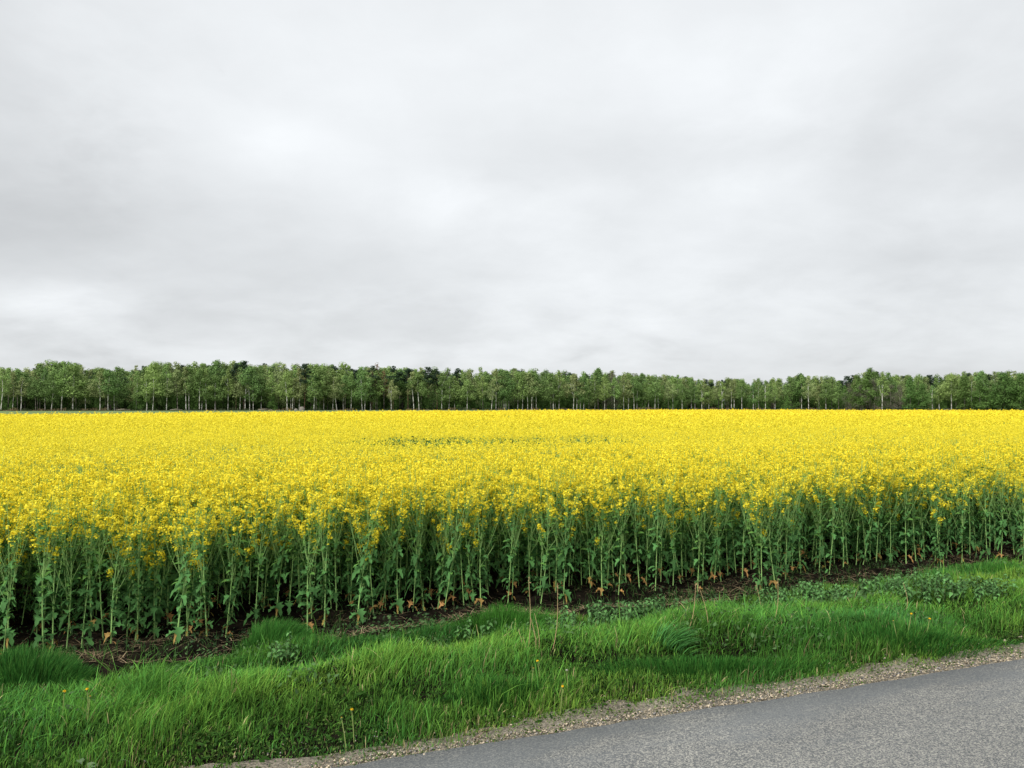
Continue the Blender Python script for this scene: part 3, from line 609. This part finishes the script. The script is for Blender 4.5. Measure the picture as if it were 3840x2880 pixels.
STALKS = [((552, 648), (559, 584), 'long dry stalk bending right, alone right of the centre stubble'), ((686, 630), (697, 584), 'left one of the crossed dry stalks, leaning right'),
 ((707, 627), (699.5, 584), 'right one of the crossed dry stalks, leaning left'), ((759, 619), (757, 584), 'upright dry stalk left of the pale nettle patch'),
 ((771.5, 620), (779, 580), 'dry stalk leaning right before the pale nettle patch'), ((538, 650), (536, 613), 'right one of a close pair of dry stalks at mid verge'),
 ((535, 650), (532, 617), 'left one of a close pair of dry stalks at mid verge'), ((512.7, 649), (516.3, 619), 'dry stalk leftmost of the stubble at mid verge'),
 ((520.5, 650), (520, 629), 'short dry stubble stalk at mid verge, thin and upright'), ((523.5, 651), (524.5, 636), 'shortest broken stubble stalk at mid verge'),
 ((527, 652), (530.3, 578), 'tallest dry stalk, reaching above the mid-verge stubble'), ((477, 644), (477.5, 624), 'faint dry stalk left of the mid-verge tussock'),
 ((904, 609), (904, 582), 'pale upright stalk standing in front of the dark nettle patch'), ((285, 665), (288, 650), 'short tan stalk below the left tussock'),
 ((849, 610), (848, 597), 'short dry stalk between the two right nettle patches')]
for (b0, b1), (t0, t1), lab in STALKS:
    x0, y0, z0 = at(b0, b1); hh = (b1-t1)/F_PX*y0*1.0; e_ = empty('dry_stalk', (x0, y0, z0)); tag(e_, lab, 'dry stalk', 'dry stalks standing in the verge')
    dx = (t0-b0)/F_PX*y0; f = np.linspace(0, 1, 6); pp = np.stack([dx*f+.012*np.sin(f*4), .03*f*f, hh*f-.02*(1-f)], 1)
    gg = Geo(); tube(gg, pp, .0024*(1-.5*f), 5, (.50, .37, .19)); gg.build('stalk', [M_DRY], e_)
    if hh > .25:
        gg = Geo(); n = 14; cards(gg, pp[-1]+rng.normal(0, 1, (n, 3))*np.array([.004, .004, .02])+np.array([0, 0, -.02]), rand_dirs(n), .010, (.42, .30, .16), .4); gg.build('seed_head', [M_DRY], e_)
FLOW = [(66.5, 691, 0, 'bright open dandelion below the dark left tussock'), (93, 689, 0, 'open dandelion right of its brightest neighbour at left'), (91, 696, 1, 'half-closed dandelion low in the grass at left'),
 (355.7, 709, 0, 'tallest dandelion above the gravel left of centre'), (348, 717, 1, 'closed dandelion low beside the tall one left of centre'), (541, 661, 0, 'tall dandelion with yellow head below the mid-verge stubble'),
 (530, 668, 1, 'closed dandelion left of the tall yellow one'), (560, 686, 0, 'low open dandelion near the road at centre'), (568, 670, 2, 'pale seed-head dandelion right of the tall yellow one'),
 (905, 614, 0, 'orange-yellow dandelion highest in the grass at right'), (895, 621, 1, 'dandelion leaning left at right below nettles'), (923, 619, 0, 'dandelion rightmost below the dark nettle patch')]
for px, py, kd, lab in FLOW:
    x0, y0, z0 = at(px, py, .15); e_ = empty('dandelion', (x0, y0, z0)); tag(e_, lab, 'dandelion', 'dandelions in the verge grass'); hh = .16
    gg = Geo(); dx = U(-.03, .03); tube(gg, [[0, 0, 0], [dx*.4, 0, hh*.5], [dx, 0, hh]], [.003, .0028, .0024], 5, (.22, .28, .09)); gg.build('flower_stem', [M_STEM], e_)
    gg = Geo(); tp = np.array([dx, 0, hh]); n = 26; th = U(0, 6.28, n)
    c_ = [(.85, .55, .02), (.62, .42, .05), (.5, .5, .42)][kd]; rr = [.010, .006, .009][kd]
    d = np.stack([np.cos(th), np.sin(th), U(.1, 1.3, n)], 1); d /= np.linalg.norm(d, axis=1)[:, None]; cards(gg, tp+d*rr*.7, d, rr*.8, c_, .6); gg.build('flower_head', [M_PETAL], e_)
    gg = Geo(); n = 8
    tube(gg, [tp+[0, 0, -.012], tp+[0, 0, -.002], tp+[0, 0, .003]], [.003, .007, .006], 6, (.10, .16, .05)); gg.build('sepals', [M_STEM], e_)
def twig(pts, r, lab):
    P = [at(a_, b__) for a_, b__ in pts]; x0, y0, z0 = P[0]; f = np.linspace(0, 1, 9); arr = np.array([(a_[0]-x0, a_[1]-y0, a_[2]-z0+r*1.3+.004) for a_ in P])
    k = np.linspace(0, 1, len(arr)); pp = np.stack([np.interp(f, k, arr[:, j]) for j in range(3)], 1); pp[1:-1] += rng.normal(0, .002, (7, 3)); gg = Geo(); tube(gg, pp, r*(1-.6*f)*(1+.15*np.sin(f*20)), 7, (.2, .15, .1))
    q = pp[4]; tube(gg, [q, q+[.02, .025, .006], q+[.03, .05, .014]], [r*.5, r*.35, r*.2], 5, (.2, .15, .1))
    o = gg.build('twig', [M_TWIG], smooth=True, loc=(x0, y0, z0)); tag(o, lab, 'twig')
twig([(473.3, 739), (480, 735), (487, 729), (490, 722)], .007, 'curved brown stick lying on the gravel beside the grass')
twig([(365, 754.5), (375, 749), (397, 745)], .005, 'thin dark twig lying along the grass edge left of the curved stick')
# broad grey-green leaves low at the left corner
for (px, py, lab) in ((84, 749, 'pale grey dock leaf at lower left, upper of the group'), (91, 757, 'larger pale grey dock leaf at lower left, just below its neighbour'), (121, 751, 'pale dock leaf standing apart at lower left'), (60, 762, 'dull green dock leaf lowest at lower left'), (112, 762, 'dim dock leaf close to the bottom edge at left')):
    x0, y0, z0 = at(px, py, .06); gg = Geo(); leaf(gg, (0, 0, .03), U(-1, 1), .05, .028, .2, .3, (.15, .22, .12), seg=5, jag=.15); tube(gg, [[0, 0, -.02], [0, 0, .052]], .002, 4, (.1, .15, .06))
    tag(gg.build('dock_leaf', [M_NETTLE], loc=(x0, y0, z0)), lab, 'leaf', 'broad dock leaves in the lower left grass')

# ------------------------------------------------------------------ the wood
def crown(seed, lobes=26, R0=.17, z0=.36, size=.021, per=58, flat=1.0, base=(.10, .165, .045), fill=.35, thin=1.0, top=1.0):
    gg = Geo(); r_ = np.random.default_rng(seed); cs = []
    for i in range(lobes):
        f = (i+.5)/lobes; z = z0+(top-.04-z0)*f; env = R0*(math.sin(min(f*1.05+.16, 1)*math.pi)**.6+.12)
        th = r_.uniform(0, 6.28); rr = env*math.sqrt(r_.uniform(0, 1))*.95; lr = r_.uniform(.045, .085)*(1.25-.5*f)*(R0/.17)
        cen = np.array([rr*math.cos(th), rr*math.sin(th), z]); n = int(per*thin*(lr/.06)**1.6)
        d = r_.normal(size=(n, 3)); d /= np.linalg.norm(d, axis=1)[:, None]; rad = lr*np.where(r_.uniform(size=n) < fill, r_.uniform(.2, 1, n), r_.uniform(.85, 1.2, n))
        P = cen+d*rad[:, None]*np.array([1, 1, .8*flat]); Nn = d+np.array([0, 0, .55])+r_.normal(0, .35, (n, 3)); Nn /= np.linalg.norm(Nn, axis=1)[:, None]
        c = np.array(base)*r_.uniform(.8, 1.2)*r_.uniform(.8, 1.2, (n, 1))
        cards(gg, P, Nn, size*r_.uniform(.6, 1.3, n), c, .8, irr=.4, cup=.3)
    return gg
B1 = (.225, .33, .10); B2 = (.165, .265, .08); B3 = (.28, .34, .135)
CR = [crown(100+i, base=[B1, B2, B3][i % 3], R0=[.16, .19, .14, .21][i % 4], z0=[.36, .28, .44, .33, .24][i % 5] if i < 8 else .14, lobes=[26, 30, 22][i % 3]) for i in range(12)]
CM = [c.mesh('crown', [M_TREE]) for c in CR]
PINE_C = [crown(300+i, lobes=15, R0=.17, z0=.58, size=.022, per=60, flat=.6, base=(.032, .060, .030)) for i in range(3)]; PM = [c.mesh('crown', [M_TREE]) for c in PINE_C]
BROWN = crown(330, lobes=22, R0=.15, z0=.35, size=.018, per=44, base=(.23, .135, .075), thin=.8).mesh('crown', [M_TREE])
GREY = [crown(340+i, lobes=24, R0=.25, z0=.10, size=.014, per=60, base=(.155, .15, .105), thin=1.0).mesh('crown', [M_TREE]) for i in range(2)]
LEAFY = [crown(360+i, lobes=34, R0=.24, z0=.08, size=.022, per=58, base=(.11, .20, .05)) for i in range(3)]; LM = [c.mesh('crown', [M_TREE]) for c in LEAFY]
top_px = np.array([0, 28, 51, 74, 93, 130, 162, 200, 222, 245, 287, 340, 380, 417, 463, 510, 556, 602, 650, 694, 741, 787, 800, 838, 857, 870, 885, 903, 950, 995, 1024])
top_y = np.array([790, 793, 776, 782, 794, 792, 779, 781, 780, 781, 783, 785, 790, 794, 795, 793, 798, 797, 804, 812, 816, 815, 808, 812, 806, 798, 803, 808, 805, 800, 797])*.463
def top_h(px, D): return (YH-np.interp(px, top_px, top_y))/F_PX*D*1.03+CAM_Z+.35
def make_trunk(Hh, lean, bend, rad, kind, parent, vis=.85, fork=False, limbs=3):
    gg = Geo(); f = np.linspace(0, 1, 9); ph = U(0, 6.28)
    def pt(q): return np.array([lean*q*Hh+bend*Hh*math.sin(q*4.2+ph)*q, bend*.5*Hh*math.sin(q*3+ph), q*vis*Hh])
    pp = np.array([pt(q) for q in f]); pp[:, :2] -= pp[0, :2]; pp[0, 2] = -.3; tube(gg, pp, rad*(1-.72*f), 6)
    for i in range(limbs):
        q = U(.38, .8); b = pp[int(q*8)]; a = U(0, 6.28); L = Hh*U(.12, .2); e = b+np.array([math.cos(a)*L*.5, math.sin(a)*L*.5, L]); tube(gg, [b, (b+e)/2+U(-.1, .1, 3), e], [rad*.35, rad*.25, rad*.1], 4)
    if fork:
        b = pp[3]; e = b+np.array([-math.copysign(.09, lean+.001)*Hh, .1, .38*Hh]); tube(gg, [b, b+(e-b)*.5+np.array([-.15, 0, 0]), e], [rad*.7, rad*.5, rad*.25], 5)
    return gg.build('trunk', [kind], parent, smooth=True)
FL = []       # photo x, lean, bend, radius, vis, fork, brightness
K = .1157
def tr(off, L):
    for q in L:
        q = q if isinstance(q, tuple) else (q,); d = dict(px=off+q[0]*K, lean=0., bend=.006, r=.12, fork=False, kind='b')
        for a_ in q[1:]: d.update(a_)
        FL.append(d)
tr(0, [(8, dict(lean=.06)), (110, dict(lean=.02, r=.09)), (180, dict(lean=.09, bend=.02, r=.15)), (310, dict(lean=-.03, r=.12, kind='d')), (390, dict(r=.15, bend=.012)), (445, dict(lean=.05)), (530, dict(lean=.07, r=.14)), (630, dict(r=.18)), 740, 865, (910, dict(lean=.03, kind='d')), (935, dict(r=.15)), 990, (1175, dict(lean=.05, r=.1)), 1270, (1320, dict(lean=.04)), (1440, dict(r=.13)), (1540, dict(lean=-.12, bend=.02, kind='d')), (1610, dict(lean=-.05, r=.15)), 1635, (1725, dict(r=.11)), (1745, dict(lean=.04, bend=.02, r=.14)), (1785, dict(lean=-.02)), (1860, dict(r=.14)), 1970, 2075, (2120, dict(r=.15)), (2160, dict(lean=-.02)), (2190, dict(r=.1))])
tr(256, [45, (125, dict(lean=.05)), (270, dict(lean=-.04, r=.14)), (302, dict(r=.16)), (317, dict(lean=.02, r=.14)), (375, dict(r=.17)), (420, dict(kind='p', r=.2)), (500, dict(fork=True, lean=.03, r=.15)), (520, dict(kind='d')), (550, dict(kind='d', lean=.03)), 585, 665, (700, dict(lean=-.11, r=.13)), 755, (770, dict(kind='d')), 822, (920, dict(lean=-.06)), (940, dict(r=.17)), (990, dict(r=.15)), (1035, dict(kind='d')), (1170, dict(fork=True, r=.15)), (1365, dict(lean=-.07, r=.15)), (1410, dict(lean=-.04, r=.14)), 1605, (1665, dict(lean=.05)), 1715, (1825, dict(r=.14)), (1960, dict(kind='d')), (2035, dict(lean=.06, r=.13)), 2075, (2095, dict(lean=.05, kind='d')), 2145, (2160, dict(r=.14)), 2185])
tr(512, [50, (90, dict(lean=.03, r=.14)), 135, (170, dict(lean=.02)), (182, dict(kind='d')), 210, (335, dict(kind='d')), (358, dict(r=.2, lean=-.03)), 375, (405, dict(r=.17)), (530, dict(fork=True, lean=.03, r=.15)), 560, 590, (620, dict(lean=.02, r=.14)), (665, dict(kind='d')), (715, dict(lean=.02)), (800, dict(r=.15)), (885, dict(r=.14)), 965, (1005, dict(lean=.03)), (1055, dict(lean=-.03, r=.15)), (1080, dict(r=.15)), 1150, 1180, (1235, dict(r=.17)), (1265, dict(lean=-.02)), (1350, dict(kind='d')), 1390, (1470, dict(r=.15)), (1550, dict(r=.15)), 1580, 1640, (1700, dict(fork=True)), 1815, (1895, dict(lean=.01)), (1920, dict(r=.17)), (1985, dict(lean=.01, r=.15)), (2085, dict(r=.14)), 2130, 2190])
tr(768, [(60, dict(r=.15)), 290, (350, dict(r=.15)), (440, dict(kind='d')), (500, dict(r=.15)), (610, dict(kind='d')), (700, dict(kind='g')), (800, dict(kind='g')), (920, dict(kind='g')), (985, dict(fork=True, lean=.03, r=.15)), (1060, dict(kind='g')), (1140, dict(kind='g')), (1230, dict(kind='l')), (1330, dict(kind='l')), (1420, dict(r=.2, bend=.015)), (1480, dict(lean=-.05, r=.14)), (1585, dict(r=.16)), (1625, dict(kind='d')), (1700, dict(kind='l')), 1760, (1830, dict(kind='l')), (1885, dict(lean=-.06)), (1960, dict(kind='l')), (2040, dict(kind='l')), (2100, dict(kind='l')), (2180, dict(kind='l'))])
FL.sort(key=lambda d: d['px'])
WM = [(-50, 'left picture edge'), (150, 'far-left low crowns'), (244, 'dark left pine'), (302, 'grey boulder at the wood edge'), (382, 'rust-brown dead tree'), (434, 'dark pine group'), (512, 'middle of the wood'), (620, 'half-bare central crown'), (700, 'lowest skyline stretch'), (790, 'dip left of bare trees'), (868, 'tallest right crown'), (935, 'far-right bent birch')]
wc = {}
KN = dict(b='birch', d='dull-barked tree', p='pine', g='bare grey-brown tree', l='low-branched leafy tree')
for i, d in enumerate(FL):
    px = d['px']; D = float(wood_edge(px))+U(0, 4); x_ = (px-512)/F_PX*D; Hh = float(top_h(px, D))*U(.66, 1.0)
    mk = [m_ for m_ in WM if px >= m_[0]][-1]; c_ = wc.get(mk[1], 0); wc[mk[1]] = c_+1
    ln_, k = d['lean'], d['kind']
    desc = ('forked ' if d['fork'] else '')+('thick white-trunked ' if d['r'] >= .165 and k == 'b' else 'white-trunked ' if k == 'b' else '')
    tl = ', leaning right' if ln_ > .035 else ', leaning left' if ln_ < -.035 else ''
    e_ = empty({'b': 'birch_tree', 'd': 'woodland_tree', 'p': 'pine_tree', 'g': 'bare_tree', 'l': 'leafy_tree'}[k], (x_, D, -.35))
    tag(e_, f'{desc}{KN[k]}{tl}, {ordw(c_)} trunk right of {mk[1]}', 'tree', 'trees along the front edge of the wood')
    make_trunk(Hh, ln_, d['bend']*2+.004, d['r']*(1.12 if k in 'b' else .95), {'b': M_BIRCH, 'd': M_DULL, 'p': M_PINE, 'g': M_DULL, 'l': M_DULL}[k], e_, vis=.86, fork=d['fork'])
    me = CM[(i*5) % 8] if k in 'bd' else PM[0] if k == 'p' else GREY[i % 2] if k == 'g' else LM[i % 3]
    o = link_obj('crown', me, e_, (ln_*Hh*.45, 0, 0)); sx_ = Hh*U(.9, 1.45); o.scale = (sx_, sx_, Hh); o.rotation_euler = (0, 0, U(0, 6.28))
# second row: crowns that show between and above the edge trees
for i in range(64):
    px = 4+i*16+U(-5, 5); D = float(wood_edge(px))+U(6, 13); x_ = (px-512)/F_PX*D; Hh = float(top_h(px, D))*U(.93, 1.03)
    e_ = empty('woodland_tree', (x_, D, -.35)); tag(e_, 'green leafy tree in the second row, its crown filling in behind the edge trees', 'tree', 'second row trees of the wood')
    make_trunk(Hh, U(-.03, .03), .006, .13, M_DULL, e_); o = link_obj('crown', CM[(i*7) % 12], e_); o.scale = (Hh*1.1, Hh*1.1, Hh); o.rotation_euler = (0, 0, U(0, 6.28))
SPEC = [(244, 'pine_tree', 1.02, PM[0], M_PINE, 'dark brown-green pine crown rising above the birches at left'), (236, 'pine_tree', .97, PM[2], M_PINE, 'smaller dark pine just left of the brown-green pine at left'),
 (372, 'pine_tree', 1.0, PM[1], M_PINE, 'narrow dark pine top left of the rust-brown dead tree'), (393, 'pine_tree', 1.02, PM[1], M_PINE, 'dark pine top right behind the rust-brown dead tree'),
 (408, 'pine_tree', .98, PM[2], M_PINE, 'ragged dark pine left of the dense pine pair'), (428, 'pine_tree', 1.03, PM[0], M_PINE, 'left one of the dense dark pine pair near centre-left'), (437, 'pine_tree', .98, PM[1], M_PINE, 'right one of the dense dark pine pair near centre-left'),
 (458, 'pine_tree', 1.0, PM[2], M_PINE, 'dark pine top peeping out just left of picture centre'), (377, 'dead_tree', 1.06, BROWN, M_DULL, 'tall thin rust-brown tree top poking out of the wood'), (384, 'dead_tree', .9, BROWN, M_DULL, 'broad rust-brown withered tree among the green birches'),
 (870, 'leafy_tree', 1.04, LM[0], M_DULL, 'tallest green crown on the right, lobed against the sky'), (800, 'leafy_tree', 1.02, LM[1], M_DULL, 'low rounded crown left of the grey bare trees'), (868-10, 'leafy_tree', .95, LM[2], M_DULL, 'green crown leaning against the left of the tallest right one'),
 (612, 'bare_tree', .97, GREY[0], M_DULL, 'grey-brown half-bare crown right of centre'), (40, 'leafy_tree', 1.0, CM[1], M_DULL, 'tall open crown, highest at the far left'), (76, 'leafy_tree', 1.0, CM[4], M_DULL, 'round crown standing free against sky at left')]
for px, nm, hs, me, bm, lab in SPEC:
    D = float(wood_edge(px))+5; x_ = (px-512)/F_PX*D; Hh = float(top_h(px, D))*hs; e_ = empty(nm, (x_, D, -.35)); tag(e_, lab, 'tree'); make_trunk(Hh, 0, .005, .16, bm, e_)
    o = link_obj('crown', me, e_); w_ = .75 if me is BROWN else 1.15; o.scale = (Hh*w_, Hh*w_, Hh); o.rotation_euler = (0, 0, U(0, 6.28))
# deep wood: one mass of trees, shrubs and saplings
g = Geo()
for i in range(560):
    px = U(-200, 1220); D = float(wood_edge(px))+U(11, 60); Hh = float(top_h(min(max(px, 0), 1024), D))*U(.84, .985); x_ = (px-512)/F_PX*D
    c_ = CR[i % 12] if i % 5 else PINE_C[i % 3]; g.merge(c_, (x_, D, -.35), U(0, 6.28), (Hh*1.25, Hh*1.25, Hh), U(.7, 1.1))
    f = np.linspace(0, 1, 3); tube(g, np.stack([x_+U(-.3, .3)*f, D+0*f, -.6+f*Hh*.8], 1), [.16, .12, .06], 4, (.12, .11, .09))
for i in range(1000):                           # understorey of saplings and shade shrubs
    px = U(-150, 1180); D = float(wood_edge(px))+U(2.5, 62); x_ = (px-512)/F_PX*D; Hh = U(3, 8) if D < wood_edge(px)+12 else U(6, 11)
    g.merge(LEAFY[i % 3], (x_, D, -.6), U(0, 6.28), (Hh*.9, Hh*.9, Hh), U(.7, 1.35))
for i in range(230):                           # dense leafy trees that close the depth of the wood
    px = -200+i*6.2; D = float(wood_edge(px))+U(50, 70); x_ = (px-512)/F_PX*D; Hh = float(top_h(min(max(px, 0), 1024), D))*U(.80, .93); g.merge(LEAFY[i % 3], (x_, D, -.5), U(0, 6.28), (Hh, Hh, Hh), .6)
tag(g.build('wood', [M_WOOD]), 'deep dark mass of the wood behind its edge trees', 'wood', kind='stuff')
g = Geo(); n = 9000; px = U(-100, 1130, n); D = wood_edge(px)+U(-1.2, 2.5, n); x = (px-512)/F_PX*D
hh = U(.2, 1.1, n)*(.4+vnoise(px*.15, px*0, 8)); tan_ = (vnoise(px*.08, px*0, 6) > .55)[:, None]
blades(g, np.stack([x, D, np.full(n, -.36)], 1), hh, U(.1, .25, n), rng.normal(0, .25, (n, 2)), np.where(tan_, np.array([[.20, .16, .09]]), np.array([[.07, .09, .04]]))*U(.6, 1.2, (n, 1)))
tag(g.build('undergrowth', [M_WOOD]), 'brown and green rough undergrowth along the foot of the wood', 'undergrowth', kind='stuff')
# boulder and logs at the wood edge
def boulder(px, w, h, lab):
    D = float(wood_edge(px))-1.5; gg = Geo(); a = np.linspace(0, 2*math.pi, 13)[:-1]; rings = []
    for q in np.linspace(0, 1, 6): r = math.cos(q*math.pi/2)**.7+.02; rings.append(np.stack([np.cos(a)*w*r*U(.85, 1.15, 12), np.sin(a)*w*.8*r*U(.85, 1.15, 12), np.full(12, h*math.sin(q*math.pi/2))+U(-.05, .05, 12)], 1))
    i = (np.arange(5)[:, None]*12+np.arange(12)[None]).ravel(); j = (np.arange(5)[:, None]*12+(np.arange(12)[None]+1) % 12).ravel()
    gg.add(np.concatenate(rings), (.20, .18, .155), q=np.stack([i, j, j+12, i+12], 1)); tag(gg.build('boulder', [M_STONE], loc=((px-512)/F_PX*D, D, -.4)), lab, 'boulder')
boulder(302, 1.0, 1.35, 'large pale grey boulder lying at the foot of the wood')
boulder(296, .7, .7, 'smaller rock just left of the large boulder')
def log(px, L, az, lab):
    D = float(wood_edge(px))-1.5; gg = Geo(); tube(gg, [[0, 0, .25], [L*.5*math.cos(az), L*.3*math.sin(az), .5], [L*math.cos(az), L*.5*math.sin(az), .3]], [.14, .12, .07], 6)
    tag(gg.build('fallen_log', [M_DULL], loc=((px-512)/F_PX*D, D, -.35), smooth=True), lab, 'log', 'fallen logs at the foot of the wood')
log(116, 4.5, .3, 'pale fallen log lying before the birches at left'); log(170, 4, .1, 'fallen grey log left of the dark pine crown'); log(258, 5, -.1, 'long fallen log left of the boulder'); log(943, 4, .5, 'tilted pale log at the wood edge far right')
print('objects', len(bpy.data.objects))
